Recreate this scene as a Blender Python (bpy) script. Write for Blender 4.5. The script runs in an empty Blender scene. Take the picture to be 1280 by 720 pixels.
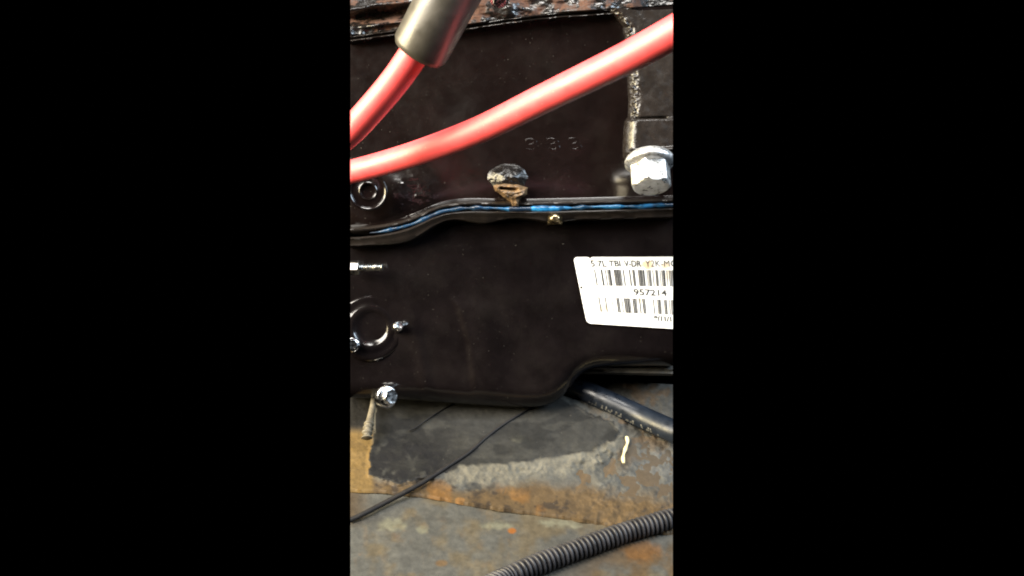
import bpy, bmesh, math
import numpy as np
from mathutils import Vector, Matrix

# ------------------------------------------------------------------ camera, world, lamps, exposure
S = bpy.context.scene
COL = S.collection
D = 0.45                                   # camera to oil pan face, metres
cam_d = bpy.data.cameras.new('camera')
cam = bpy.data.objects.new('camera', cam_d)
COL.objects.link(cam)
cam.location = (0, -D, 0)
cam.rotation_euler = (math.radians(90), 0, 0)
cam_d.sensor_width = 36.0
cam_d.lens = 36.0 * 1125 / 1280
cam_d.clip_start = 0.01
cam_d.clip_end = 20
cam_d.dof.use_dof = True
cam_d.dof.focus_distance = 0.43
cam_d.dof.aperture_fstop = 20
S.camera = cam

w = bpy.data.worlds.new('World')
S.world = w
w.use_nodes = True
w.node_tree.nodes['Background'].inputs[0].default_value = (0, 0, 0, 1)
w.node_tree.nodes['Background'].inputs[1].default_value = 0.0


def lamp(name, loc, target, size, size_y, power, col):
    d = bpy.data.lights.new(name, 'AREA')
    d.shape = 'RECTANGLE'
    d.size = size
    d.size_y = size_y
    d.energy = power
    d.color = col
    o = bpy.data.objects.new(name, d)
    o.location = loc
    o.rotation_euler = (Vector(target) - Vector(loc)).to_track_quat('-Z', 'Y').to_euler()
    COL.objects.link(o)
    return o


# daylight falling in through the open hood, plus added glint and fill lamps
lamp('hood_daylight', (-0.60, -0.60, 0.46), (0, -0.02, -0.02), 0.55, 0.50, 27.0, (1.0, 0.93, 0.82))
lamp('left_daylight', (-0.80, -0.27, 0.17), (0, -0.06, 0.04), 0.46, 0.40, 26.0, (1.0, 0.84, 0.52))
lamp('front_glint_lamp', (0.02, -0.40, 0.74), (0, -0.02, 0.0), 0.34, 0.22, 9.0, (1.0, 0.97, 0.92))  # added lamp, draws thin highlights along the rail and lip ridges
lamp('side_fill_lamp', (0.66, -0.34, 0.40), (0, 0.0, -0.05), 0.34, 0.34, 9.0, (0.70, 0.85, 1.0))  # added bluish fill for reflections in the hose and bolts

S.view_settings.view_transform = 'Standard'
S.view_settings.look = 'None'
S.view_settings.exposure = 0.0
S.view_settings.gamma = 1.0
S.view_settings.use_curve_mapping = False
S.cycles.filter_width = 1.9
S.cycles.max_bounces = 6

# ------------------------------------------------------------------ measuring helpers
# the photograph was measured in its own 1280 x 720 grid; at depth y (mm) one unit of that grid is sc(y) mm


def sc(y):
    return (450.0 + y) / 450.0 / 2.5


def P(px, py, y):
    s = sc(y)
    return np.array([(px - 640.0) * s, y, (360.0 - py) * s]) * 0.001


def PV(px, py, y):
    px, py, y = np.broadcast_arrays(np.asarray(px, float), np.asarray(py, float), np.asarray(y, float))
    s = (450.0 + y) / 450.0 / 2.5
    return np.stack([(px - 640.0) * s, y, (360.0 - py) * s], -1) * 0.001


rng = np.random.default_rng(7)
LAT = rng.random((256, 256))


def vnoise(x, y):
    xi = np.floor(x).astype(int); yi = np.floor(y).astype(int)
    fx = x - xi; fy = y - yi
    fx = fx * fx * (3 - 2 * fx); fy = fy * fy * (3 - 2 * fy)
    a = LAT[xi % 256, yi % 256]; b = LAT[(xi + 1) % 256, yi % 256]
    c = LAT[xi % 256, (yi + 1) % 256]; d = LAT[(xi + 1) % 256, (yi + 1) % 256]
    return (a * (1 - fx) + b * fx) * (1 - fy) + (c * (1 - fx) + d * fx) * fy


def fbm(x, y, period, octs=4, seed=0):
    r = 0; amp = 1; tot = 0
    for i in range(octs):
        k = 2 ** i / period
        r = r + amp * vnoise(x * k + 17.3 * seed + 5.1 * i, y * k + 9.7 * seed + 3.3 * i)
        tot += amp; amp *= 0.5
    return r / tot                         # 0..1


def sm(a, b, x):
    t = np.clip((x - a) / (b - a), 0, 1)
    return t * t * (3 - 2 * t)


def gauss(px, py, cx, cy, rx, ry):
    return np.exp(-((px - cx) / rx) ** 2 - ((py - cy) / ry) ** 2)


def seg_dist(px, py, pts):
    best = np.full(np.shape(px), 1e9)
    for (ax, ay), (bx, by) in zip(pts[:-1], pts[1:]):
        dx, dy = bx - ax, by - ay
        t = np.clip(((px - ax) * dx + (py - ay) * dy) / (dx * dx + dy * dy + 1e-9), 0, 1)
        best = np.minimum(best, np.hypot(px - ax - t * dx, py - ay - t * dy))
    return best


def inside(px, py, pts):
    r = np.zeros(np.shape(px), bool)
    n = len(pts)
    for i in range(n):
        ax, ay = pts[i]; bx, by = pts[(i + 1) % n]
        c = ((ay > py) != (by > py)) & (px < (bx - ax) * (py - ay) / ((by - ay) if by != ay else 1e-9) + ax)
        r ^= c
    return r


def crom(pts, n=10):
    p = [np.array(q, float) for q in pts]
    p = [2 * p[0] - p[1]] + p + [2 * p[-1] - p[-2]]
    out = []
    for i in range(1, len(p) - 2):
        for k in range(n):
            t = k / n
            out.append(0.5 * ((2 * p[i]) + (-p[i - 1] + p[i + 1]) * t + (2 * p[i - 1] - 5 * p[i] + 4 * p[i + 1] - p[i + 2]) * t * t
                              + (-p[i - 1] + 3 * p[i] - 3 * p[i + 1] + p[i + 2]) * t ** 3))
    out.append(p[-2])
    return np.array(out)


# ------------------------------------------------------------------ object helpers
KL, KR = 202.0 / 1125.0, 201.0 / 1125.0    # the engine bay is modelled only as wide as the photograph shows it


def trim(bm, fill=True):
    for n, side in ((Vector((-1, -KL, 0)), 'L'), (Vector((1, -KR, 0)), 'R')):
        geom = bm.verts[:] + bm.edges[:] + bm.faces[:]
        r = bmesh.ops.bisect_plane(bm, geom=geom, dist=1e-7, plane_co=Vector((0, -D, 0)), plane_no=n, clear_outer=True)
        if fill:
            ed = [e for e in r['geom_cut'] if isinstance(e, bmesh.types.BMEdge)]
            if ed:
                try:
                    bmesh.ops.holes_fill(bm, edges=ed, sides=0)
                except Exception:
                    pass


def mk(name, bm, mat, parent=None, clip=True, smooth=True, sharp=None, origin=None):
    if clip:
        trim(bm)
    bmesh.ops.recalc_face_normals(bm, faces=bm.faces[:])
    co = np.array([v.co[:] for v in bm.verts])
    if origin is None:
        lo, hi = co.min(0), co.max(0)
        origin = ((lo[0] + hi[0]) / 2, (lo[1] + hi[1]) / 2, lo[2])
    loc = Vector(origin)
    for v in bm.verts:
        v.co -= loc
    me = bpy.data.meshes.new(name)
    bm.to_mesh(me); bm.free()
    if smooth:
        me.polygons.foreach_set('use_smooth', [True] * len(me.polygons))
        me.set_sharp_from_angle(angle=math.radians(sharp if sharp else 40))
    me.materials.append(mat)
    o = bpy.data.objects.new(name, me)
    COL.objects.link(o)
    if parent is not None:
        o.parent = parent
        base = Vector((0, 0, 0)); q = parent
        while q is not None:
            base += q.location; q = q.parent
        o.location = loc - base
    else:
        o.location = loc
    return o


def empty(name, loc):
    o = bpy.data.objects.new(name, None)
    o.empty_display_size = 0.01
    o.location = Vector(loc)
    COL.objects.link(o)
    return o


def tag(o, label=None, cat=None, group=None, kind=None):
    if label: o['label'] = label
    if cat: o['category'] = cat
    if group: o['group'] = group
    if kind: o['kind'] = kind
    return o


def solid_grid(pos, back, colors=None):
    """closed solid: front grid pos[ny,nx,3], back = offset vector for the rear face"""
    ny, nx = pos.shape[:2]
    bm = bmesh.new()
    cl = bm.verts.layers.float_color.new('stain') if colors is not None else None
    vs = [[bm.verts.new(pos[j, i]) for i in range(nx)] for j in range(ny)]
    if colors is not None:
        for j in range(ny):
            for i in range(nx):
                vs[j][i][cl] = (*colors[j, i], 1)
    for j in range(ny - 1):
        for i in range(nx - 1):
            bm.faces.new((vs[j][i], vs[j + 1][i], vs[j + 1][i + 1], vs[j][i + 1]))
    ring = [vs[0][i] for i in range(nx)] + [vs[j][nx - 1] for j in range(1, ny)] + \
           [vs[ny - 1][i] for i in range(nx - 2, -1, -1)] + [vs[j][0] for j in range(ny - 2, 0, -1)]
    b = Vector(back)
    rb = []
    for v in ring:
        q = bm.verts.new(v.co + b)
        if cl is not None:
            q[cl] = v[cl]
        rb.append(q)
    n = len(ring)
    for k in range(n):
        bm.faces.new((ring[k], ring[(k + 1) % n], rb[(k + 1) % n], rb[k]))
    bm.faces.new(rb)
    return bm


def sweep(path, rad, seg=24, cap=True, bm=None, squash=None):
    """tube along world path [n,3] with radius array (metres)"""
    path = np.asarray(path, float)
    n = len(path)
    rad = np.broadcast_to(np.asarray(rad, float), (n,))
    if bm is None:
        bm = bmesh.new()
    t = np.gradient(path, axis=0)
    t /= np.linalg.norm(t, axis=1)[:, None] + 1e-12
    up = np.array([0, 0, 1.0]) if abs(t[0][2]) < 0.9 else np.array([1.0, 0, 0])
    rings = []
    for i in range(n):
        a = up - t[i] * np.dot(up, t[i]); a /= np.linalg.norm(a)
        up = a
        b = np.cross(t[i], a)
        ring = []
        for k in range(seg):
            th = 2 * math.pi * k / seg
            r = rad[i]
            ra, rb_ = (r, r) if squash is None else (r * squash, r)
            ring.append(bm.verts.new(path[i] + a * math.cos(th) * ra + b * math.sin(th) * rb_))
        rings.append(ring)
    for i in range(n - 1):
        for k in range(seg):
            bm.faces.new((rings[i][k], rings[i][(k + 1) % seg], rings[i + 1][(k + 1) % seg], rings[i + 1][k]))
    if cap:
        bm.faces.new(rings[0][::-1]); bm.faces.new(rings[-1])
    return bm


def resample(path, step):
    d = np.r_[0, np.cumsum(np.linalg.norm(np.diff(path, axis=0), axis=1))]
    n = max(2, int(d[-1] / step))
    u = np.linspace(0, d[-1], n)
    return np.stack([np.interp(u, d, path[:, k]) for k in range(3)], 1), u


def lathe(profile, axis_loc, axis_dir, seg=32, poly=None):
    """profile [(r, h)] in mm round axis_dir starting at axis_loc; poly(r,h,theta)->r override"""
    ax = Vector(axis_dir).normalized()
    q = ax.to_track_quat('Z', 'X')
    bm = bmesh.new()
    rings = []
    for r, h in profile:
        ring = []
        for k in range(seg):
            th = 2 * math.pi * k / seg
            rr = r if poly is None else poly(r, h, th)
            ring.append(bm.verts.new(Vector(axis_loc) + q @ Vector((rr * math.cos(th) * .001, rr * math.sin(th) * .001, h * .001))))
        rings.append(ring)
    for i in range(len(rings) - 1):
        for k in range(seg):
            bm.faces.new((rings[i][k], rings[i][(k + 1) % seg], rings[i + 1][(k + 1) % seg], rings[i + 1][k]))
    bm.faces.new(rings[0][::-1]); bm.faces.new(rings[-1])
    return bm


def hexagon(across, h0, h1, loc, direction, phase=0.0, chamfer=0.8):
    """hex head with chamfered crown, across flats in mm"""
    ax = Vector(direction).normalized()
    q = ax.to_track_quat('Z', 'X')
    R = across / math.sqrt(3)
    seg = 48
    bm = bmesh.new()
    rings = []

    def hexr(th):
        a = (th + phase) % (math.pi / 3) - math.pi / 6
        return (across / 2) / math.cos(a)
    H = h1 - h0
    for kind in (0, 1, 2, 3):
        ring = []
        for k in range(seg):
            th = 2 * math.pi * k / seg
            hr = hexr(th)
            drop = chamfer * (hr - across / 2) / (R - across / 2 + 1e-9)
            if kind == 0: r, h = hr, h0
            elif kind == 1: r, h = hr, h1 - 0.25 - drop
            elif kind == 2: r, h = across / 2 * 0.97, h1 - 0.02
            else: r, h = across / 2 * 0.55, h1 - 0.12
            ring.append(bm.verts.new(Vector(loc) + q @ Vector((r * math.cos(th) * .001, r * math.sin(th) * .001, h * .001))))
        rings.append(ring)
    for i in range(3):
        for k in range(seg):
            bm.faces.new((rings[i][k], rings[i][(k + 1) % seg], rings[i + 1][(k + 1) % seg], rings[i + 1][k]))
    bm.faces.new(rings[0][::-1]); bm.faces.new(rings[-1])
    return bm


# ------------------------------------------------------------------ materials
def material(name):
    m = bpy.data.materials.new(name)
    m.use_nodes = True
    nt = m.node_tree
    return m, nt, nt.nodes['Principled BSDF']


def N(nt, kind, **kw):
    n = nt.nodes.new(kind)
    for k, v in kw.items():
        if k in n.inputs.keys():
            n.inputs[k].default_value = v
        else:
            setattr(n, k, v)
    return n


def noise(nt, scale, detail=5, rough=0.55):
    tc = nt.nodes.get('TC') or nt.nodes.new('ShaderNodeTexCoord')
    tc.name = 'TC'
    n = nt.nodes.new('ShaderNodeTexNoise')
    n.inputs['Scale'].default_value = scale
    n.inputs['Detail'].default_value = detail
    n.inputs['Roughness'].default_value = rough
    nt.links.new(tc.outputs['Object'], n.inputs['Vector'])
    return n


def ramp(nt, src, stops):
    r = nt.nodes.new('ShaderNodeValToRGB')
    el = r.color_ramp.elements
    while len(el) < len(stops):
        el.new(0.5)
    for e, (p, c) in zip(el, stops):
        e.position = p
        e.color = c if len(c) == 4 else (*c, 1)
    nt.links.new(src, r.inputs[0])
    return r


def mixc(nt, fac, a, b, mode='MIX'):
    m = nt.nodes.new('ShaderNodeMix')
    m.data_type = 'RGBA'
    m.blend_type = mode
    for sock, v in ((m.inputs[0], fac), (m.inputs[6], a), (m.inputs[7], b)):
        if isinstance(v, bpy.types.NodeSocket):
            nt.links.new(v, sock)
        elif isinstance(v, tuple):
            sock.default_value = v if len(v) == 4 else (*v, 1)
        else:
            sock.default_value = v
    return m.outputs[2]


def bump(nt, bsdf, src, strength, dist, prev=None):
    b = nt.nodes.new('ShaderNodeBump')
    b.inputs['Strength'].default_value = strength
    b.inputs['Distance'].default_value = dist
    nt.links.new(src, b.inputs['Height'])
    if prev is not None:
        nt.links.new(prev.outputs[0], b.inputs['Normal'])
    nt.links.new(b.outputs[0], bsdf.inputs['Normal'])
    return b


def g3(v):
    return (v, v, v)


def mat_plain(name, col, rough, metallic=0.0, var=0.25, vscale=300, bscale=900, bstr=0.2, bdist=0.0002, spec=0.5, rvar=0.1, coat=0.0):
    m, nt, b = material(name)
    n = noise(nt, vscale)
    c0 = tuple(max(0, c * (1 - var)) for c in col); c1 = tuple(min(1, c * (1 + var)) for c in col)
    r = ramp(nt, n.outputs[0], [(0.3, c0), (0.7, c1)])
    nt.links.new(r.outputs[0], b.inputs['Base Color'])
    rr = ramp(nt, n.outputs[0], [(0.3, g3(max(0.02, rough - rvar))), (0.7, g3(min(1, rough + rvar)))])
    nt.links.new(rr.outputs[0], b.inputs['Roughness'])
    b.inputs['Metallic'].default_value = metallic
    b.inputs['Specular IOR Level'].default_value = spec
    b.inputs['Coat Weight'].default_value = coat
    b.inputs['Coat Roughness'].default_value = 0.15
    bn = noise(nt, bscale, 4)
    bump(nt, b, bn.outputs[0], bstr, bdist)
    return m


def mat_painted(name, base, rough, rust_amt, bscale, bdist, rust_col=(0.16, 0.055, 0.02), rust_scale=160, dust=0.0, rv=0.04):
    """black engine enamel over cast iron, chipped to rust here and there"""
    m, nt, b = material(name)
    n1 = noise(nt, rust_scale, 6, 0.65)
    mask = ramp(nt, n1.outputs[0], [(rust_amt, g3(0)), (min(0.99, rust_amt + 0.06), g3(1))])
    n2 = noise(nt, 900, 4)
    rc = ramp(nt, n2.outputs[0], [(0.3, tuple(c * 0.45 for c in rust_col)), (0.7, tuple(c * 1.3 for c in rust_col))])
    n3 = noise(nt, 70, 4)
    bc = ramp(nt, n3.outputs[0], [(0.35, base), (0.75, tuple(c * 1.8 for c in base))])
    nd = noise(nt, 38, 6, 0.7)
    df = ramp(nt, nd.outputs[0], [(0.48, g3(0)), (0.75, g3(dust))])
    col = mixc(nt, df.outputs[0], bc.outputs[0], (0.10, 0.088, 0.075))
    ns = noise(nt, 1300, 1, 0.4)
    sp = ramp(nt, ns.outputs[0], [(0.77, g3(0)), (0.80, g3(0.35 if dust else 0.0))])
    col = mixc(nt, sp.outputs[0], col, (0.16, 0.15, 0.13))
    col = mixc(nt, mask.outputs[0], col, rc.outputs[0])
    nt.links.new(col, b.inputs['Base Color'])
    n4 = noise(nt, 220, 5)
    ra = ramp(nt, n4.outputs[0], [(0.3, g3(max(0.05, rough - rv))), (0.7, g3(rough + rv))])
    rr = mixc(nt, mask.outputs[0], ra.outputs[0], (0.85, 0.85, 0.85))
    nt.links.new(rr, b.inputs['Roughness'])
    bn = noise(nt, bscale, 5, 0.6)
    bump(nt, b, bn.outputs[0], 0.6, bdist)
    return m


M = {}
M['paint'] = mat_painted('black_block_enamel', (0.0034, 0.0021, 0.0020), 0.15, 0.75, 520, 0.00003, dust=0.03)
M['cast'] = mat_painted('rough_cast_black_enamel', (0.004, 0.0032, 0.003), 0.22, 0.78, 700, 0.0006)
M['column'] = mat_painted('column_black_enamel', (0.010, 0.008, 0.007), 0.25, 0.74, 700, 0.0003, rust_scale=240, rv=.1)
M['rusty'] = mat_painted('rusty_black_cast_iron', (0.006, 0.005, 0.0045), 0.26, 0.50, 420, 0.00022, (0.060, 0.023, 0.010), 75)
M['pan'] = mat_painted('black_oil_pan_enamel', (0.0032, 0.0024, 0.0026), 0.15, 0.80, 1100, 0.00003, dust=0.03)
M['lip'] = mat_painted('oil_pan_lip_enamel', (0.010, 0.008, 0.007), 0.24, 0.68, 500, 0.0003, (0.10, 0.055, 0.03), 260)
M['chrome'] = mat_plain('bright_zinc_plated_steel', (0.80, 0.80, 0.80), 0.20, 1.0, 0.15, 600, 900, 0.25, 0.00015, rvar=0.1)
M['zinc'] = mat_plain('worn_silver_zinc', (0.88, 0.87, 0.84), 0.34, 0.85, 0.30, 330, 520, 0.35, 0.00012, rvar=0.14)
M['red'] = mat_plain('red_cable_insulation', (0.78, 0.072, 0.084), 0.55, 0, 0.08, 120, 420, 0.22, 0.00022, spec=0.9, coat=0.45)
_nt = M['red'].node_tree; _b = _nt.nodes['Principled BSDF']; _b.inputs['Coat Roughness'].default_value = 0.50
_src = _b.inputs['Base Color'].links[0].from_socket
_m1 = ramp(_nt, noise(_nt, 330, 5, 0.6).outputs[0], [(0.66, g3(0)), (0.76, g3(0.55))])
_m2 = ramp(_nt, noise(_nt, 900, 2, 0.5).outputs[0], [(0.74, g3(0)), (0.78, g3(0.6))])
_c1 = mixc(_nt, _m1.outputs[0], _src, (0.34, 0.045, 0.04))
_nt.links.new(mixc(_nt, _m2.outputs[0], _c1, (0.75, 0.45, 0.35)), _b.inputs['Base Color'])
M['sleeve'] = mat_plain('grey_black_rubber_sleeve', (0.042, 0.038, 0.031), 0.40, 0, 0.2, 120, 700, 0.3, 0.00014, spec=0.7)
M['wire'] = mat_plain('dusty_black_wire', (0.011, 0.010, 0.010), 0.6, 0, 0.3, spec=0.2)
M['conduit'] = mat_plain('dusty_black_split_conduit', (0.028, 0.028, 0.032), 0.46, 0, 0.5, 160, 700, 0.25, 0.0002, spec=0.3)
M['hose'] = mat_plain('shiny_black_rubber_hose', (0.007, 0.010, 0.016), 0.34, 0, 0.4, 200, 900, 0.08, 0.0001, spec=0.28)
M['cream'] = mat_plain('dirty_cream_plastic', (0.10, 0.086, 0.06), 0.6, 0, 0.5, 300)
M['straw'] = mat_plain('pale_yellow_plastic', (0.55, 0.47, 0.27), 0.55, 0, 0.2, 250)
M['blue'] = mat_plain('blue_silicone_sealant', (0.012, 0.13, 0.34), 0.28, 0, 0.55, 130, 500, 0.3, 0.0004, spec=0.5)
_nt = M['blue'].node_tree
_a = _nt.nodes.new('ShaderNodeAttribute'); _a.attribute_name = 'stain'
_nt.links.new(_a.outputs['Color'], _nt.nodes['Principled BSDF'].inputs['Base Color'])
M['tan'] = mat_plain('brown_rusty_scale', (0.13, 0.078, 0.036), 0.5, 0, 0.65, 330, 420, 0.7, 0.0008)
M['brass'] = mat_plain('bare_yellowed_steel', (0.45, 0.36, 0.22), 0.3, 1.0, 0.4, 500, 500, 0.5, 0.0004)
M['steel'] = mat_plain('dark_greasy_steel', (0.30, 0.29, 0.27), 0.3, 1.0, 0.5, 400, 700, 0.4, 0.0003)
M['print'] = mat_plain('faded_black_print', (0.03, 0.03, 0.03), 0.6, 0, 0.3, 220)
M['hoseprint'] = mat_plain('worn_white_hose_print', (0.075, 0.075, 0.07), 0.7, 0, 0.7, 300)
M['bracket'] = mat_plain('dull_grey_steel_edge', (0.045, 0.043, 0.04), 0.55, 0, 0.5, 120, 400, 0.5, 0.0005)


def label_paper():
    m, nt, b = material('white_label_paper')
    at = nt.nodes.new('ShaderNodeAttribute'); at.attribute_name = 'stain'
    nt.links.new(at.outputs['Color'], b.inputs['Base Color'])
    b.inputs['Roughness'].default_value = 0.5
    return m


M['paper'] = label_paper()


def floor_mat():
    m, nt, b = material('grimy_rusted_sheet_metal')
    at = nt.nodes.new('ShaderNodeAttribute'); at.attribute_name = 'stain'
    n = noise(nt, 420, 6, 0.65)
    r = ramp(nt, n.outputs[0], [(0.25, g3(0.80)), (0.75, g3(1.18))])
    c = mixc(nt, 1.0, at.outputs['Color'], r.outputs[0], 'MULTIPLY')
    n2 = noise(nt, 1500, 3)
    sp = ramp(nt, n2.outputs[0], [(0.73, g3(0)), (0.78, g3(0.5))])
    c = mixc(nt, sp.outputs[0], c, (0.3, 0.29, 0.27))
    nt.links.new(c, b.inputs['Base Color'])
    rr = ramp(nt, noise(nt, 150, 4).outputs[0], [(0.3, g3(0.5)), (0.7, g3(0.8))])
    nt.links.new(rr.outputs[0], b.inputs['Roughness'])
    b.inputs['Specular IOR Level'].default_value = 0.18
    bump(nt, b, n.outputs[0], 0.45, 0.0004)
    return m


M['floor'] = floor_mat()

# ------------------------------------------------------------------ setting: the sheet metal below the engine
SEAM = [(420, 611), (480, 613), (530, 618), (600, 631), (697, 644), (760, 654), (860, 668)]
PAD = [(468, 470), (469, 545), (464, 592), (486, 601), (520, 597), (545, 592), (575, 581), (640, 576), (700, 569), (740, 561), (765, 548),
       (771, 538), (757, 525), (722, 511), (690, 498), (690, 470)]


def pad_field(px, py):
    """distance to the ragged outline of the coating, and what lies inside it"""
    wx = px + 9 * (fbm(px, py, 16, 3, 111) - 0.5) + 4 * (fbm(px, py, 5, 2, 112) - 0.5)
    wy = py + 9 * (fbm(px, py, 16, 3, 113) - 0.5) + 4 * (fbm(px, py, 5, 2, 114) - 0.5)
    return seg_dist(wx, wy, PAD[1:]), inside(wx, wy, PAD)


def floor_y(px, py):
    return np.interp(py, [470, 500, 560, 620, 680, 745], [44, 28, 1, -25, -52, -84])


def floor_colors(px, py, plate):
    n1 = fbm(px, py, 40, 5, 1); n2 = fbm(px, py, 22, 5, 2); n3 = fbm(px, py, 12, 4, 3); n4 = fbm(px, py * 2.2, 60, 5, 4); n5 = fbm(px, py * 1.7, 7, 3, 6)

    def C(r, g, b): return np.array([r, g, b])[None, None, :]

    def mix(c, a, f): return c * (1 - f[..., None]) + a * f[..., None]
    grey = C(.150, .147, .136); base = grey * (0.78 + 0.40 * n4[..., None])
    c = base * np.ones(px.shape + (1,))
    if not plate:
        # lower sheet: grey to the left, ochre to the right
        f = sm(0.40, 0.62, n1 + 0.36 * sm(590, 700, px) * sm(690, 650, py) + 0.10 * sm(680, 780, px) - 0.14)
        c = mix(c, C(.205, .150, .075), 0.60 * f)
        f = sm(660, 800, px) * sm(660, 700, py) * sm(0.3, 0.6, n2)
        c = mix(c, C(.165, .095, .035), 0.7 * f)
        for (cx, cy, rx, ry) in ((486, 655, 24, 9), (527, 663, 9, 5), (620, 657, 20, 6), (700, 655, 30, 7)):
            f = gauss(px, py, cx, cy, rx, ry)
            c = mix(c, C(.27, .26, .19), 0.8 * sm(0.08, 0.45, f) * sm(0.46, 0.80, f * 0.45 + n3 * 0.45 + n5 * 0.35))
        f = sm(628, 644, py) * sm(662, 646, py) * sm(0.45, 0.6, n2)
        c = mix(c, C(.10, .095, .085), 0.5 * f * sm(640, 560, px))
        f = gauss(px, py, 640, 664, 6, 4); c = mix(c, C(.42, .15, .03), sm(0.35, 0.6, f))
        f = gauss(px, py, 552, 704, 9, 5); c = mix(c, C(.25, .14, .05), 0.7 * sm(0.3, 0.7, f))
        f = gauss(px, py, 800, 690, 24, 12); c = mix(c, C(.30, .13, .03), 0.6 * sm(0.35, 0.6, f * .6 + n3 * .5))
        f = sm(0.60, 0.72, n3) * sm(0.5, 0.6, n1); c = mix(c, C(.22, .15, .08), 0.25 * f)
        f = sm(470, 438, px) * sm(665, 645, py); c = mix(c, C(.13, .085, .045), 0.8 * f)
    else:
        d, ins = pad_field(px, py)
        # smooth grey coating, darkest at its left
        pad = C(.088, .086, .082) * (0.75 + 0.5 * n4[..., None])
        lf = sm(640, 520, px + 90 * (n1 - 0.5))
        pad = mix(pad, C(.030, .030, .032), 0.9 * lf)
        f = sm(0.58, 0.70, n2) * sm(600, 500, px); pad = mix(pad, C(.14, .135, .125), 0.6 * f)
        f = gauss(px, py, 650, 548, 16, 7); pad = mix(pad, C(.17, .16, .12), 0.5 * sm(0.45, 0.8, f * .6 + n3 * .4))
        bl = n2 * 0.55 + n5 * 0.25 + n3 * 0.2
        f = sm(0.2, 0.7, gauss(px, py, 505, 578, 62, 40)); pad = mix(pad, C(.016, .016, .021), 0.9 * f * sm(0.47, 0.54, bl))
        f = sm(0.2, 0.7, gauss(px, py, 500, 575, 60, 26)); pad = mix(pad, C(.16, .155, .14), 0.65 * f * sm(0.55, 0.63, n3 * 0.6 + n1 * 0.4))
        pad = mix(pad, C(.030, .030, .030), 0.7 * sm(0.54, 0.66, fbm(px * 0.6 + py, py - px * 0.3, 30, 5, 121)))
        pad = mix(pad, C(.15, .145, .13), 0.35 * sm(0.56, 0.70, fbm(px * 0.5, py * 1.6, 20, 5, 122)))
        pad = pad * (0.50 + 0.34 * n3[..., None])
        # rust strip along the lap edge and brown scale to the right
        rust = C(.185, .115, .050) * (0.6 + 0.8 * n2[..., None])
        dseam = np.interp(px, *zip(*SEAM)) - py
        wr = 12 + 26 * sm(560, 720, px)
        f = sm(wr + 14, wr - 8, dseam + 30 * (n2 - 0.5)); c = mix(c, rust, 0.9 * f)
        f = sm(0.52, 0.66, n3 * .6 + n5 * .4) * sm(46, 14, dseam); c = mix(c, C(.045, .034, .028), 0.8 * f)
        f = sm(0.60, 0.70, n1) * sm(36, 14, dseam); c = mix(c, C(.30, .15, .045), 0.8 * f)
        f = sm(700, 790, px) * sm(600, 500, py); c = mix(c, C(.125, .118, .108) * (0.6 + 0.8 * n2[..., None]), 0.8 * f)
        f = sm(0.52, 0.62, n3) * sm(720, 780, px) * sm(600, 560, py); c = mix(c, C(.22, .13, .06), 0.5 * f)
        f = sm(770, 820, px) * sm(545, 570, py) * sm(620, 585, py); c = mix(c, C(.20, .20, .20), 0.55 * f)
        # pale band where the coating slopes down
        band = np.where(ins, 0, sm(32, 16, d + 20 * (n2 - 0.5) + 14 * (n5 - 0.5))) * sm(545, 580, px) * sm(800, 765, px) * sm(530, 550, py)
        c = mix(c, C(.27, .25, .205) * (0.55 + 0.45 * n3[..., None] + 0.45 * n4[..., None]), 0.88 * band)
        f = gauss(px, py, 590, 607, 14, 6); c = mix(c, C(.07, .07, .07), 0.85 * sm(0.5, 0.7, f * .5 + n3 * .4 + n5 * .25))
        # ochre sheet left of the coating
        f = sm(470, 462, px) * sm(525, 545, py); c = mix(c, C(.27, .17, .06) * (0.6 + 0.8 * n2[..., None]), f)
        f = sm(470, 462, px) * sm(545, 530, py); c = mix(c, C(.014, .012, .010), 0.95 * f)
        ed = np.where(ins, 1.0, sm(5, 0, d))
        ed = np.where((px < 560) | (py < 540), sm(0.35, 0.65, ed + 0.35 * (n3 - 0.5)), ed)
        c = c * (1 - ed[..., None]) + pad * ed[..., None]
        f = gauss(px, py, 575, 625, 7, 4); c = mix(c, C(.36, .19, .07), sm(0.35, 0.6, f))
    return np.clip(c * C(.33, .335, .33) * (0.72 + 0.46 * n5[..., None]), 0.004, 0.9)


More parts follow.
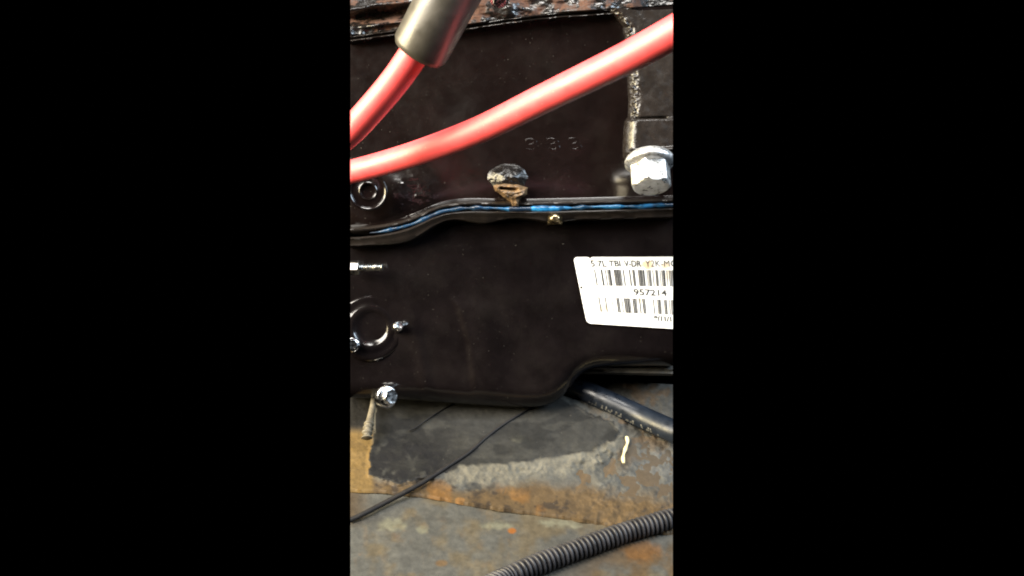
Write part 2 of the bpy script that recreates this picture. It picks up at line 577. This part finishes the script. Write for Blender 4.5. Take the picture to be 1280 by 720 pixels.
def build_floor():
    # lower sheet
    xs = np.linspace(432, 847, 320)
    ys = np.linspace(590, 740, 120)
    px, py = np.meshgrid(xs, ys)
    y = floor_y(px, py)
    pos = PV(px, py, y)
    pos[..., 2] += 0.001 * (1.6 * (fbm(px, py, 70, 3, 8) - 0.5) + 0.35 * (fbm(px, py, 9, 3, 9) - 0.5))
    low = mk('floor', solid_grid(pos, (0, 0, -0.004), floor_colors(px, py, False)), M['floor'], sharp=60)
    tag(low, kind='structure')
    # upper sheet lapped over it, with the thick coating as a plateau
    xs = np.linspace(432, 847, 330)
    vs = np.linspace(0, 1, 190)
    px = np.repeat(xs[None, :], 190, 0)
    seam = np.interp(xs, *zip(*SEAM)) + 2.2 * (fbm(xs, xs * 0, 14, 3, 5) - 0.5)
    far = np.interp(xs, [432, 735, 775, 847], [470, 470, 476, 481])
    py = far[None, :] + (seam - far)[None, :] * vs[:, None]
    y = floor_y(px, py)
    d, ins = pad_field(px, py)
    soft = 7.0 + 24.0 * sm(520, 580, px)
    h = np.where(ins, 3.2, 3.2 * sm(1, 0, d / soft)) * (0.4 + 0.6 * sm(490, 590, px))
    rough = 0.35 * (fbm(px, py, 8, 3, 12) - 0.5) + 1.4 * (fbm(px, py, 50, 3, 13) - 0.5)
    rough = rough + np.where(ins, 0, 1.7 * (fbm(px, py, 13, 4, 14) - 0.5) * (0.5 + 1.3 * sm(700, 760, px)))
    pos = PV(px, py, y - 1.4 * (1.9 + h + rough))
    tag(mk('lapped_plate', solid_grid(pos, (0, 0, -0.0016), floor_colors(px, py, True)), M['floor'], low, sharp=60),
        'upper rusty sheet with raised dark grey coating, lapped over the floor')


build_floor()


def on_floor(px, py, lift, plate=True):
    """a point seen at (px, py) that lies lift mm above the floor sheet"""
    y = float(floor_y(0, py))
    for _ in range(14):
        z = (360 - py) * sc(y)
        # sheet height straight below
        yy = np.linspace(-84, 44, 400); pyy = np.interp(-yy, [-44, -28, -1, 25, 52, 84], [470, 500, 560, 620, 680, 745])
        zz = np.interp(y, yy, (360 - pyy) * sc(yy)) + (1.9 if plate else 0)
        y = y - (lift - (z - zz)) * 0.9
    return P(px, py, y)


# ------------------------------------------------------------------ engine block
RAIL = crom([(420, 290, 0), (455, 289, 0), (490, 284, 0), (515, 277, 0), (540, 266, 0), (560, 260, 0), (590, 257, 0), (640, 258, 0), (700, 257, 0), (780, 255, 0), (860, 253, 0)], 8)


def rail_py(px):
    return np.interp(px, RAIL[:, 0], RAIL[:, 1])


def ledge_py(px):
    return np.interp(px, [420, 438, 495, 585, 640, 700, 780, 860], [54, 52, 44, 37, 29, 22, 17, 12])


block = empty('engine_block', P(640, 262, 10))
tag(block, 'glossy black painted engine block wall behind the red cables, above the blue sealant', 'engine block')


def build_block():
    xs = np.linspace(430, 849, 300)
    nv = 190
    px = np.repeat(xs[None, :], nv, 0)
    top = ledge_py(xs) - 6; bot = rail_py(xs) - 1
    vs = np.linspace(0, 1, nv)
    py = top[None, :] + (bot - top)[None, :] * vs[:, None]
    rel = bot[None, :] - py                                     # distance above the rail
    y = 8 + 0 * px
    y = y - 0.8 * sm(70, 0, rel) - 5.0 * sm(8, 2, rel)    # swells out to the pan rail
    # lumpy boss at the left around the core plug
    y -= 1.6 * sm(0.1, 0.95, gauss(px, py, 517, 246, 34, 40)) + 0.55 * sm(0.2, 0.6, gauss(px, py, 517, 246, 26, 32)) * fbm(px, py, 4.5, 3, 21)
    y -= 3 * sm(0.2, 0.7, gauss(px, py, 462, 246, 46, 44))
    # hollow to the right of the scaly boss
    y -= 0.8 * gauss(px, py, 634, 222, 40, 28)
    # fillet towards the bolt column
    y += 0.7 * (fbm(px, py, 80, 2, 22) - 0.5) + 0.03 * (fbm(px, py, 9, 3, 23) - 0.5)
    mk('block_wall', solid_grid(PV(px, py, y), (0, 0.05, 0)), M['paint'], block, sharp=60)
    # gasket face between block and head: two thin proud sheets along the top edge
    for k, (dy, t, out) in enumerate(((0.0, 0.8, 1.5), (-4.6, 1.0, 2.6))):
        xs2 = np.linspace(430, 789, 160)
        p = ledge_py(xs2) + dy + 0.8 * (fbm(xs2, xs2 * 0 + k * 9, 9, 3, 31) - 0.5)
        prof = []
        for q in (0, 0.35, 0.65, 1):
            yy = out + (1.2 if q in (0, 1) else 0) + 0.5 * (fbm(xs2, xs2 * 0 + q * 30, 6, 2, 33) - 0.5)
            prof.append(PV(xs2, p - t * 2.5 * (1 - q), yy))
        mk('gasket_edge', solid_grid(np.array(prof), (0, 0.02, 0)), M['lip'], block, sharp=60)
    # pan rail
    xs3 = np.linspace(430, 849, 260)
    prof = []
    for q, dy in ((0, 2.8), (.25, .6), (.5, 0), (.75, .3), (1, 1.6)):
        pyq = rail_py(xs3) - 6 + 6.5 * q
        yy = -1.5 + dy + 0.9 * (fbm(xs3, pyq * 0 + q * 20, 13, 3, 41) - 0.5)
        prof.append(PV(xs3, pyq, yy))
    mk('pan_rail', solid_grid(np.array(prof), (0, 0.02, 0)), M['lip'], block, sharp=60)
    # bolt column
    nx, nv2 = 90, 240
    xs4 = np.r_[np.linspace(764, 808, 70), np.linspace(810, 849, 20)]
    px = np.repeat(xs4[None, :], nv2, 0)
    t4 = np.interp(xs4, [764, 800, 849], [15, 19, 17]) - 6
    py = t4[None, :] + (196 + 0 * t4 - t4)[None, :] * np.linspace(0, 1, nv2)[:, None]
    edge = np.interp(py, [10, 20, 34, 60, 120, 146, 152, 170, 185, 200], [755, 768, 779, 783, 786, 786, 781, 780, 779, 779]) + 1.4 * (fbm(py, py * 0, 9, 3, 51) - .5)
    wd = px - edge
    upper = sm(150, 146, py)
    k = np.clip(wd / 17.0, 0, 1)
    prof = np.sqrt(np.clip(1 - (1 - k) ** 2, 0, 1))
    y = 11 - 4 * sm(-4, 1, wd) - (9 + 4 * (1 - upper)) * prof
    streak = gauss(wd, py * 0, 6, 0, 5, 1)
    y -= 3.6 * streak * upper * (fbm(px, py * 1.3, 4.2, 2, 52) - 0.4)                                # rough weld-like edge
    y += 3.0 * np.exp(-((py - (148 - 0.03 * (px - 800))) / 1.3) ** 2) * sm(790, 796, px) * sm(838, 828, px)   # parting line
    y -= 1.8 * np.exp(-((py - (191 - 0.08 * (px - 780))) / 2.4) ** 2) * prof                         # bright lower lip
    y += 0.5 * (fbm(px, py, 9, 3, 53) - 0.5)
    mk('bolt_column', solid_grid(PV(px, py, y), (0, 0.03, 0)), M['column'], block, sharp=60)
    # core plug at the left edge, half under the cable
    c = P(460, 239, -5)
    mk('core_plug', lathe([(9.6, -4), (9.6, 1.0), (9.0, 1.7), (8.3, 1.5), (7.8, 0.4), (4.8, 0.2), (4.2, 0.7), (3.6, 0.5), (3.2, -0.8), (1.0, -1.0)], c, (0.12, -1, -0.05), 48),
       M['paint'], block, sharp=50)
    # scaly boss in the middle with a broken brown lip
    nx = 100
    px, py = np.meshgrid(np.linspace(596, 674, nx), np.linspace(196, 249, 80))
    g = gauss(px, py, 635, 222, 24, 16)
    y = 10 - 8.5 * g + 1.2 * g * (fbm(px, py * 1.4, 7, 3, 61) - 0.5) * 2
    mk('scaly_boss', solid_grid(PV(px, py, y), (0, 0.02, 0)), M['cast'], block, sharp=70)
    px, py = np.meshgrid(np.linspace(612, 668, 80), np.linspace(228, 266, 60))
    POLY = [(617, 232), (628, 229), (645, 231), (659, 234), (658, 243), (650, 250), (651, 261), (638, 261), (637, 252), (628, 245), (619, 239)]
    wx = px + 3.5 * (fbm(px, py, 7, 3, 64) - 0.5); wy = py + 3.5 * (fbm(px, py, 7, 3, 65) - 0.5)
    dd = seg_dist(wx, wy, POLY + POLY[:1]); dd = np.where(inside(wx, wy, POLY), dd, -dd)
    y = 13 - 19 * sm(-2.5, 3.5, dd) * (0.75 + 0.25 * sm(262, 240, py)) + 3.0 * (fbm(px, py * 2, 6, 4, 66) - 0.5)
    y += 5.0 * np.exp(-((py - 236 - 0.06 * (px - 632)) / 1.6) ** 2) * sm(622, 627, px) * sm(650, 642, px)
    mk('rust_flake', solid_grid(PV(px, py, y), (0, 0.006, 0)), M['tan'], block, sharp=60)


build_block()


def text_geometry(body, extrude=0.0, bevel=0.0, off=0.022):
    cu = bpy.data.curves.new('text', 'FONT')
    cu.body = body
    cu.size = 1.0
    cu.extrude = extrude
    cu.bevel_depth = bevel
    cu.offset = 0.0 if bevel else off
    o = bpy.data.objects.new('text', cu)
    COL.objects.link(o)
    dg = bpy.context.evaluated_depsgraph_get()
    dg.update()
    ev = o.evaluated_get(dg)
    me = ev.to_mesh()
    v = np.array([q.co[:] for q in me.vertices]); f = [list(p.vertices) for p in me.polygons]
    ev.to_mesh_clear()
    bpy.data.objects.remove(o); bpy.data.curves.remove(cu)
    v[:, :2] -= v[:, :2].min(0)
    return v, f


def cast_digits():
    for cx, cy in ((665, 181.5), (692, 181), (719, 180.5)):
        v, f = text_geometry('3', 0.02, 0.03)
        v[:, 0] /= v[:, 0].max(); v[:, 1] /= v[:, 1].max()
        bm = bmesh.new()
        vs = []
        for a, b, c in v:
            px = cx + (a - 0.5) * 15 + (0.5 - b) * 3; py = cy + (0.5 - b) * 17
            vs.append(bm.verts.new(P(px, py, 8.1 - c * 4)))
        for q in f:
            try: bm.faces.new([vs[k] for k in q])
            except Exception: pass
        bmesh.ops.remove_doubles(bm, verts=bm.verts[:], dist=1e-6)
        mk('cast_numeral', bm, M['paint'], block, sharp=30)


cast_digits()

# bolt screwed up into the column
fb_dir = Vector((0.02, -0.36, -1)).normalized()
fb_loc = Vector(P(812, 203, -16))
fb = mk('flange_bolt', lathe([(9.2, -4.0), (11.2, -2.4), (12.0, -0.6), (11.9, 0.8), (11.0, 1.8), (9.0, 2.6)], fb_loc, fb_dir, 48), M['zinc'], block, sharp=40)
tag(fb, 'silver flanged hex bolt under the column at the right')
mk('hex_head', hexagon(17.2, 1.5, 13.6, fb_loc, fb_dir, math.radians(34), 1.5), M['zinc'], fb, sharp=24)

# ------------------------------------------------------------------ cylinder head strip along the top
head = empty('cylinder_head', P(640, 30, 5))
tag(head, 'rust-spotted black cylinder head casting along the top edge', 'cylinder head')


def build_head():
    xs = np.linspace(430, 849, 300)
    nv = 60
    px = np.repeat(xs[None, :], nv, 0)
    top = -14 + 0 * xs; bot = ledge_py(xs) - 7.5
    py = top[None, :] + (bot - top)[None, :] * np.linspace(0, 1, nv)[:, None]
    rel = bot[None, :] - py
    y = 4 - 3 * sm(0.3, 0.7, fbm(px, py * 2, 40, 4, 71)) - 2.0 * (fbm(px, py * 1.6, 14, 3, 72) - 0.5)
    y += 6 * np.exp(-((rel - 20) / 5) ** 2) * sm(560, 500, px)
    y -= 5 * np.exp(-((rel - 33) / 5) ** 2) * sm(560, 500, px) + 4 * np.exp(-((rel - 9) / 3.5) ** 2) * sm(440, 470, px) * sm(580, 500, px)
    y += 12 * sm(790, 812, px)
    mk('head_casting', solid_grid(PV(px, py, y), (0, 0.04, 0)), M['rusty'], head, sharp=60)
    loc = Vector(P(624, -1, -10))
    b = mk('bolt', lathe([(4.6, -4), (4.6, 0), (4.4, 0.8), (3.2, 1.1)], loc, (0.1, -0.8, -0.5), 32), M['chrome'], head, sharp=35)
    mk('hex_head', hexagon(6.2, 0.8, 4.2, loc, (0.1, -0.8, -0.5), 0.3, 0.6), M['chrome'], b, sharp=24)


build_head()

# ------------------------------------------------------------------ blue sealant
xs = np.linspace(462, 846, 260)
cy = rail_py(xs) + 3.4 + 2.0 * (fbm(xs, xs * 0, 26, 3, 81) - 0.5)
path = PV(xs, cy, -2.0 + 1.2 * (fbm(xs, xs * 0, 18, 3, 82) - 0.5))
rad = 0.001 * (0.30 + 1.35 * fbm(xs, xs * 0, 11, 3, 83)) * sm(455, 500, xs)
rad += 0.0007 * gauss(xs, 0, 680, 0, 20, 1)
bm = sweep(path, rad + 1e-5, 14)
cl = bm.verts.layers.float_color.new('stain')
for v in bm.verts:
    p_ = 640 + v.co.x * 1000 / sc(v.co.y * 1000)
    k = float(np.clip(0.15 + 0.95 * np.exp(-((p_ - 676) / 24) ** 2) + 0.30 * sm(690, 700, p_) * sm(850, 790, p_) + 0.25 * sm(600, 635, p_) * sm(660, 650, p_), 0, 1))
    k *= 0.35 + 0.65 * float(sm(0.40, 0.56, fbm(np.array(p_), np.array(v.co.z * 4000), 9, 3, 87)))
    if 636 < p_ < 664: k *= 0.1
    v[cl] = (0.004 + 0.010 * k, 0.006 + 0.17 * k, 0.012 + 0.42 * k, 1)
tag(mk('gasket_sealant', bm, M['blue'], sharp=60),
    'bright blue silicone sealant bead squeezed between engine block and oil pan', 'sealant')

# ------------------------------------------------------------------ oil pan
pan = empty('oil_pan', P(600, 505, 8))
tag(pan, 'smooth black oil pan with barcode label, hanging under the blue sealant', 'oil pan')
BOT = crom([(420, 497, 0), (450, 497.5, 0), (480, 498, 0), (560, 503.5, 0), (620, 507.5, 0), (662, 509, 0), (684, 506, 0), (700, 498, 0), (713, 484, 0), (724, 470, 0),
            (738, 462, 0), (760, 458.5, 0), (800, 457.5, 0), (860, 457.5, 0)], 8)


def lip_mid(px):
    return rail_py(px) + 12.5


def build_pan():
    nx, nv = 290, 190
    xs = np.linspace(430, 849, nx)
    px = np.repeat(xs[None, :], nv, 0)
    top = lip_mid(xs); bot = np.interp(xs, BOT[:, 0], BOT[:, 1])
    # denser rows near the rounded lower edge
    v = np.linspace(0, 1, nv); v = 1 - (1 - v) ** 1.6
    py = top[None, :] + (bot - top)[None, :] * v[:, None]
    dd = seg_dist(px, py, [(a, b) for a, b in BOT[::2, :2]]) / 2.5          # mm to the outline
    r = 9.0
    k = np.clip(dd / r, 0, 1)
    y = 3.0 + r * (1 - np.sqrt(np.clip(1 - (1 - k) ** 2, 0, 1)))
    flat = sm(735, 690, px)
    # faint pressed creases
    cr = np.interp(py, [370, 385, 430, 500], [560, 571, 584, 592])
    y -= 1.0 * sm(2, 12, px - cr + 6) * sm(60, 20, px - cr) * sm(365, 390, py) * sm(505, 470, py)
    cr2 = np.interp(py, [380, 500], [512, 536])
    y -= 0.8 * np.exp(-((px - cr2) / 9) ** 2) * sm(370, 410, py) * sm(500, 480, py)
    y -= 0.35 * np.exp(-((py - (313 - 0.08 * (px - 560))) / 7) ** 2) * sm(530, 580, px) * flat
    y += 0.9 * (fbm(px, py, 90, 3, 91) - 0.5) * flat + 0.12 * (fbm(px, py, 12, 3, 92) - 0.5) * flat
    mk('pan_body', solid_grid(PV(px, py, y), (0, 0.055, 0)), M['pan'], pan, sharp=60)
    # turned lip under the sealant
    xs2 = np.linspace(430, 849, 260)
    arch = -3.5 * gauss(xs2, 0, 645, 0, 32, 1) + 4 * gauss(xs2, 0, 605, 0, 22, 1) + 3 * gauss(xs2, 0, 690, 0, 18, 1) - 3 * gauss(xs2, 0, 560, 0, 22, 1)
    arch = arch + 4.5 * gauss(xs2, 0, 510, 0, 28, 1)
    t0 = rail_py(xs2) + 6.6; b0 = rail_py(xs2) + 19 + arch
    prof = []
    for q, dy in ((0, 3.0), (.06, 0.6), (.16, 0.0), (.28, 0.6), (.55, 1.5), (.85, 1.6), (1, 3.0)):
        yy = -6.0 + dy + 0.8 * (fbm(xs2, xs2 * 0 + q * 16, 16, 3, 93) - 0.5)
        pq = t0 + (b0 - t0) * q + 0.7 * (fbm(xs2, xs2 * 0 + 77, 9, 2, 94) - 0.5)
        prof.append(PV(xs2, pq, yy))
    mk('pan_lip', solid_grid(np.array(prof), (0, 0.012, 0)), M['lip'], pan, sharp=60)
    # small bent tab of the lip
    px, py = np.meshgrid(np.linspace(685, 703, 14), np.linspace(266, 280, 12))
    y = -4 - 4.5 * sm(0.15, 0.7, gauss(px, py, 694, 273, 8, 6))
    mk('lip_tab', solid_grid(PV(px, py, y), (0, 0.006, 0)), M['brass'], pan, sharp=60)
    # round pressed boss at the lower left
    c = P(463, 410, 2.5)
    dish = mk('round_boss', lathe([(17.0, -1), (16.2, 0.3), (14.8, 0.6), (13.6, 0.3), (12.2, 0.3), (11.2, 0.8), (9.6, 1.0), (8.6, 0.6), (7.0, -0.6), (4.5, -0.9), (3.0, -0.8), (0.3, -0.7)],
                                  c, (0.10, -1, 0.05), 56), M['pan'], pan, sharp=50)
    # bolts
    def bolt(px, py, y, d, af, fl, hh, mat='chrome', ph=0.2):
        loc = Vector(P(px, py, y))
        o = mk('bolt', lathe([(fl * 0.9, -4), (fl, -0.8), (fl, 0.1), (fl * 0.93, 0.6), (fl * 0.8, 0.9)], loc, d, 36), M[mat], pan, sharp=35)
        mk('hex_head', hexagon(af, 0.6, hh, loc, d, ph, 0.5), M[mat], o, sharp=24)
        return o
    tag(bolt(484, 496, -3, (0.75, -1.0, 0.12), 6.6, 5.6, 4.4), 'bright silver hex bolt at the lower left corner of the oil pan')
    bolt(498, 408, 0, (0.35, -1, 0.35), 3.2, 2.5, 2.6, ph=0.5)
    bolt(440, 431, -3, (0.3, -1, 0.1), 4.2, 3.8, 3.0, ph=0.1)
    # threaded stud with its nut, lying along the face
    loc = Vector(P(436, 335, -4))
    xs5 = np.linspace(0, 17.0, 90)
    prof = [(1.75 + 0.24 * math.sin(2 * math.pi * h / 1.1), h) for h in xs5] + [(1.1, 17.4)]
    stud = mk('threaded_stud', lathe(prof, loc, (1, -0.10, 0.02), 20), M['steel'], pan, sharp=50)
    mk('nut', hexagon(6.6, 1.2, 5.6, loc, (1, -0.10, 0.02), 0.2, 0.4), M['steel'], stud, sharp=24)


build_pan()

# ------------------------------------------------------------------ barcode label on the pan
lab = empty('barcode_label', P(790, 410, 2))
tag(lab, 'white barcode label stuck on the black oil pan at the right edge', 'label')
LY = 2.1


def build_label():
    TL, BL, TR, BR = (716.5, 321.3), (733.5, 404.2), (846, 321.0), (852, 411.8)

    def q(u, v):
        a = (TL[0] * (1 - u) + TR[0] * u, TL[1] * (1 - u) + TR[1] * u)
        b = (BL[0] * (1 - u) + BR[0] * u, BL[1] * (1 - u) + BR[1] * u)
        return a[0] * (1 - v) + b[0] * v, a[1] * (1 - v) + b[1] * v
    nu, nv = 120, 90
    v1 = np.linspace(0, 1, nv); v1 = 0.5 - 0.5 * np.cos(math.pi * v1)
    ru, rv = 0.045, 0.062
    e = np.clip(np.maximum((rv - v1) / rv, (v1 - 1 + rv) / rv), 0, 1)
    u0 = ru * (1 - np.sqrt(1 - e ** 2)) + 0.002 * (fbm(v1 * 300, v1 * 0, 12, 2, 101) - 0.5)
    U = u0[:, None] + (1 - u0)[:, None] * np.linspace(0, 1, nu)[None, :]
    V = np.repeat(v1[:, None], nu, 1)
    V = V + 0.022 * (1 - V) * np.exp(-((U - 0.16) / 0.012) ** 2)      # nick in the upper edge
    qx, qy = q(U, V)
    c = np.ones(U.shape + (3,)) * np.array([.86, .855, .84])
    for (cx, cy, rx, ry, col, am) in ((810, 331, 9, 6, (.60, .42, .22), .8), (832, 332, 6, 5, (.55, .40, .22), .7), (755, 385, 6, 6, (.55, .45, .24), .7),
                                      (800, 374, 5, 5, (.58, .48, .25), .6), (740, 324, 5, 3, (.55, .47, .36), .6), (799, 405, 5, 5, (.55, .47, .3), .5), (835, 343, 4, 9, (.6, .48, .28), .5)):
        f = am * sm(0.35, 0.7, gauss(qx, qy, cx, cy, rx, ry) * 0.8 + 0.45 * (fbm(qx, qy, 4, 3, 103) - 0.3))
        c = c * (1 - f[..., None]) + np.array(col) * f[..., None]
    f = 0.12 * sm(0.5, 0.7, fbm(qx, qy, 18, 4, 105)); c = c * (1 - f[..., None])
    lift = 0.10 * fbm(qx, qy, 25, 2, 107)
    mk('paper', solid_grid(PV(qx, qy, LY - lift * 0), (0, 0.0003, 0), c), M['paper'], lab, sharp=50)

    def shear(px): return 0.18 - 0.11 * (px - 733) / 108

    def slope(py): return 0.07 * (py - 322) / 85

    def text(body, x0, x1, y0, y1, nm='lettering', off=0.022):
        v, f = text_geometry(body, off=off)
        v[:, 0] *= (x1 - x0) / v[:, 0].max(); v[:, 1] *= (y1 - y0) / v[:, 1].max()
        bm = bmesh.new(); vs = []
        for a, b, _ in v:
            dy = (y1 - y0) - b
            px = x0 + a + shear(x0) * dy; py = y0 + dy + slope(y0) * a
            vs.append(bm.verts.new(P(px, py, LY - 0.12)))
        for k in f:
            try: bm.faces.new([vs[i] for i in k])
            except Exception: pass
        mk(nm, bm, M['print'], lab, smooth=False)

    def bars(spans, y0, y1):
        bm = bmesh.new()
        for x0, x1 in spans:
            x0 -= 0.03; x1 += 0.03
            h = y1 - y0
            co = []
            for x, dy in ((x0, 0), (x1, 0), (x1, h), (x0, h)):
                co.append(bm.verts.new(P(x + shear(x) * dy, y0 + dy + slope(y0) * (x - 742), LY - 0.12)))
            bm.faces.new(co)
        mk('barcode', bm, M['print'], lab, smooth=False)

    def z(x): return 700 + x / 6.55
    text('5.7L', 737.5, 757.5, 325.5, 333.5)
    text('TBI', 760.5, 775, 325.5, 333.0)
    text('V-DR', 779.5, 801, 325.5, 333.5)
    text('Y2K-M', 806, 836.5, 325.3, 333.3, off=0.0)
    text('C', 838, 845, 325.3, 333.3)
    text('957214', 791.5, 833, 361.0, 369.0)
    text('8/11/1', 817, 839, 394.5, 401, off=0.045)
    b1 = [(278, 287), (331, 345), (366, 373), (384, 390), (394, 412), (438, 446), (449, 458), (461, 473), (476, 486), (490, 497), (513, 522), (563, 573),
          (590, 597), (600, 609), (637, 646), (650, 660), (663, 671), (676, 688), (709, 714), (722, 730), (734, 741), (756, 762), (779, 788), (791, 799),
          (815, 820), (830, 838), (842, 858), (871, 877), (890, 898), (903, 912), (916, 924)]
    bars([(z(a), z(b)) for a, b in b1], 336.6, 357.0)
    b2 = [(313, 322), (366, 374), (420, 425), (460, 470), (474, 483), (501, 507), (522, 531), (535, 545), (549, 562), (566, 572), (592, 601), (605, 616), (620, 625),
          (646, 655), (672, 682), (686, 695), (716, 720), (760, 768), (795, 802), (806, 818), (822, 826), (850, 857), (861, 873), (892, 898), (907, 914), (918, 925)]
    bars([(z(a), z(b)) for a, b in b2], 371.0, 389.5)
    c = P(726.6, 359.2, LY - 0.15)
    mk('ink_speck', lathe([(0.6, 0), (0.6, 0.05)], c, (0, -1, 0), 10), M['print'], lab, smooth=False)


build_label()

# ------------------------------------------------------------------ steel edge behind the pan, on the right
xs = np.linspace(724, 849, 70)
prof = []
for q, dy in ((0, 6.0), (.3, 1.0), (.45, 0), (.6, .6), (.8, 0.4), (1, 2.5)):
    yy = 15 + dy * 2 + 1.2 * (fbm(xs, xs * 0 + q * 30, 12, 3, 95) - 0.5)
    prof.append(PV(xs, 453 + 14.5 * q + 0.02 * (xs - 724) + 0.8 * (fbm(xs, xs * 0 + 11, 14, 3, 96) - .5), yy))
tag(mk('crossmember_edge', solid_grid(np.array(prof), (0, 0.02, 0)), M['bracket'], sharp=60),
    'dull grey steel crossmember edge just under the pan at the right, above the hose', 'crossmember')

# ------------------------------------------------------------------ cables
pts = [(415, 219, -26), (438, 215, -32), (513, 194, -58), (597, 163, -88), (680, 123, -118), (780, 74, -145), (841, 41, -159), (880, 18, -166)]
path, u = resample(crom([P(*q) for q in pts], 12), 0.002)
red2 = mk('red_cable', sweep(path, 0.0054, 40), M['red'], sharp=60)
tag(red2, 'thick red battery cable crossing the whole engine diagonally from left to upper right', 'cable', 'red battery cables')

pts = [(405, 190, -72), (438, 164, -82), (468, 132, -92), (494, 101, -100), (515, 71, -107), (535, 38, -112), (556, 0, -116), (575, -38, -118)]
path, u = resample(crom([P(*q) for q in pts], 12), 0.002)
r1 = empty('red_cable', P(438, 164, -82))
tag(r1, 'short red battery cable coming out of the grey sleeve at upper left', 'cable', 'red battery cables')
mk('insulation', sweep(path, 0.0057, 40), M['red'], r1, sharp=60)
pts = [(522.5, 66, -108), (537, 40, -112), (558, 0, -116), (578, -36, -119)]
path, u = resample(crom([P(*q) for q in pts], 12), 0.0008)
rad = 0.0108 - 0.0011 * np.exp(-(u / 0.0012) ** 2) + 0.0004 * u / u.max()
bm = sweep(path, rad, 48, cap=False)
# open mouth: turn the rim inward
first = [v for v in bm.verts][:48]
c0 = Vector(path[0]); t0 = (Vector(path[1]) - c0).normalized()
inner = [bm.verts.new(c0 + (v.co - c0) * 0.80 + t0 * 0.0008) for v in first]
deep = [bm.verts.new(c0 + (v.co - c0) * 0.75 + t0 * 0.012) for v in first]
for k in range(48):
    bm.faces.new((first[k], first[(k + 1) % 48], inner[(k + 1) % 48], inner[k]))
    bm.faces.new((inner[k], inner[(k + 1) % 48], deep[(k + 1) % 48], deep[k]))
tag(mk('sleeve', bm, M['sleeve'], r1, sharp=60), 'wide grey-black rubber sleeve over the cable')

# ------------------------------------------------------------------ things lying on the floor
pts = [(694, 473), (722, 485), (760, 502), (800, 520.5), (841, 539), (870, 552)]
hp = [on_floor(a, b, 6.0 + 5 * (a > 800)) for a, b in pts]
path, u = resample(crom(hp, 10), 0.0015)
hose = empty('rubber_hose', hp[2])
tag(hose, 'shiny black rubber hose running out from under the oil pan at the right', 'hose')
mk('hose_tube', sweep(path, 0.0058, 36), M['hose'], hose, sharp=60)
# worn print along the lower side of the hose
tt = np.gradient(path, axis=0); tt /= np.linalg.norm(tt, axis=1)[:, None]
rr = np.random.default_rng(3)
bm = bmesh.new()
for k in range(14, len(path) - 6):
    if rr.random() < 0.55:
        continue
    t = Vector(tt[k]); side = t.cross(Vector((0, 0, 1))).normalized(); up = side.cross(t).normalized()
    if side.y > 0: side = -side
    if up.z < 0: up = -up
    a0 = -0.62 + 0.10 * rr.random()
    for j in range(rr.integers(1, 3)):
        a = a0 + 0.22 * j; da = 0.07 + 0.05 * rr.random(); l = 0.0003 + 0.0004 * rr.random()
        off = (rr.random() - 0.5) * 0.001
        vs = []
        for s1, s2 in ((-1, -1), (1, -1), (1, 1), (-1, 1)):
            aa = a + s2 * da
            vs.append(bm.verts.new(Vector(path[k]) + t * (off + s1 * l) + (side * math.cos(aa) + up * math.sin(aa)) * 0.00588))
        bm.faces.new(vs)
mk('worn_print', bm, M['hoseprint'], hose, smooth=False)

pts = [(690, 492), (657, 513), (630, 530), (610, 545), (587, 565), (563, 581), (530, 602), (507, 615), (480, 629), (455, 642), (438, 650), (415, 660)]
lift = [5, 5, 5, 5, 5, 4.0, 3.0, 2.2, 2.5, 2.5, 2.0, 2.0]
path, u = resample(crom([on_floor(a, b, l, a > 500) for (a, b), l in zip(pts, lift)], 10), 0.001)
rad = 0.00075 + 0.00045 * sm(0.03, 0.09, u)
tag(mk('black_wire', sweep(path, rad, 14), M['wire'], sharp=60),
    'thin dusty black wire running diagonally over the floor from under the pan', 'wire')
pts = [(575, 500), (560, 508), (540, 520), (522, 533), (512, 538)]
path, u = resample(crom([on_floor(a, b, 4.2) for a, b in pts], 10), 0.001)
tag(mk('black_wire', sweep(path, 0.00042, 10), M['wire'], sharp=60),
    'short hair-thin black wire on the dark coating right of the silver bolt', 'wire')

pts = [(783.5, 546), (784.5, 553), (781.5, 562), (779, 571), (779.5, 579)]
path, u = resample(crom([on_floor(a, b, 3.5) for a, b in pts], 8), 0.0006)
tag(mk('plastic_sliver', sweep(path, 0.0008 + 0.0002 * np.sin(u * 900), 10, squash=0.6), M['straw'], sharp=60),
    'small pale yellow plastic sliver on the floor below the hose', 'plastic scrap')

# cream stem with ribbed end
path = crom([P(467, 498, 13), P(465.5, 510, 9), P(461.5, 529, 1), P(459, 541, -4), P(458.5, 549, -6)], 26)
path, u = resample(path, 0.0003)
f = u / u.max()
rad = np.interp(f, [0, .55, .62, 1], [1.3, 1.9, 2.0, 2.4])
rad = rad + 0.7 * np.where(f > 0.62, np.sin((f - 0.62) / 0.38 * 2 * math.pi * 3.5), 0)
rad = rad * sm(1.02, 0.97, f) + 0.3
tag(mk('plastic_peg', sweep(path, rad * 0.00085, 18), M['cream'], sharp=50),
    'cream tapered plastic stem with ribbed end below the silver bolt', 'plastic peg')

# corrugated conduit
pts = [(596, 741), (629, 724.5), (648, 715.5), (677, 703.5), (715, 689.5), (753, 675.5), (792, 662), (841, 648), (875, 639)]
path = crom([on_floor(a, b, 5.0, False) for a, b in pts], 14)
path, u = resample(path, 0.00022)
per = 0.00232
ph = (u / per) % 1.0
prof = sm(0.0, 0.25, ph) * sm(0.80, 0.55, ph)
n_c = 1 + 0.02 * np.sin(u * 210) + 0.015 * np.sin(u * 530)
rad = (0.0027 + 0.0020 * prof) * n_c
tag(mk('corrugated_conduit', sweep(path, rad, 28), M['conduit'], sharp=75),
    'dusty black corrugated wire conduit lying across the lower right floor', 'conduit')
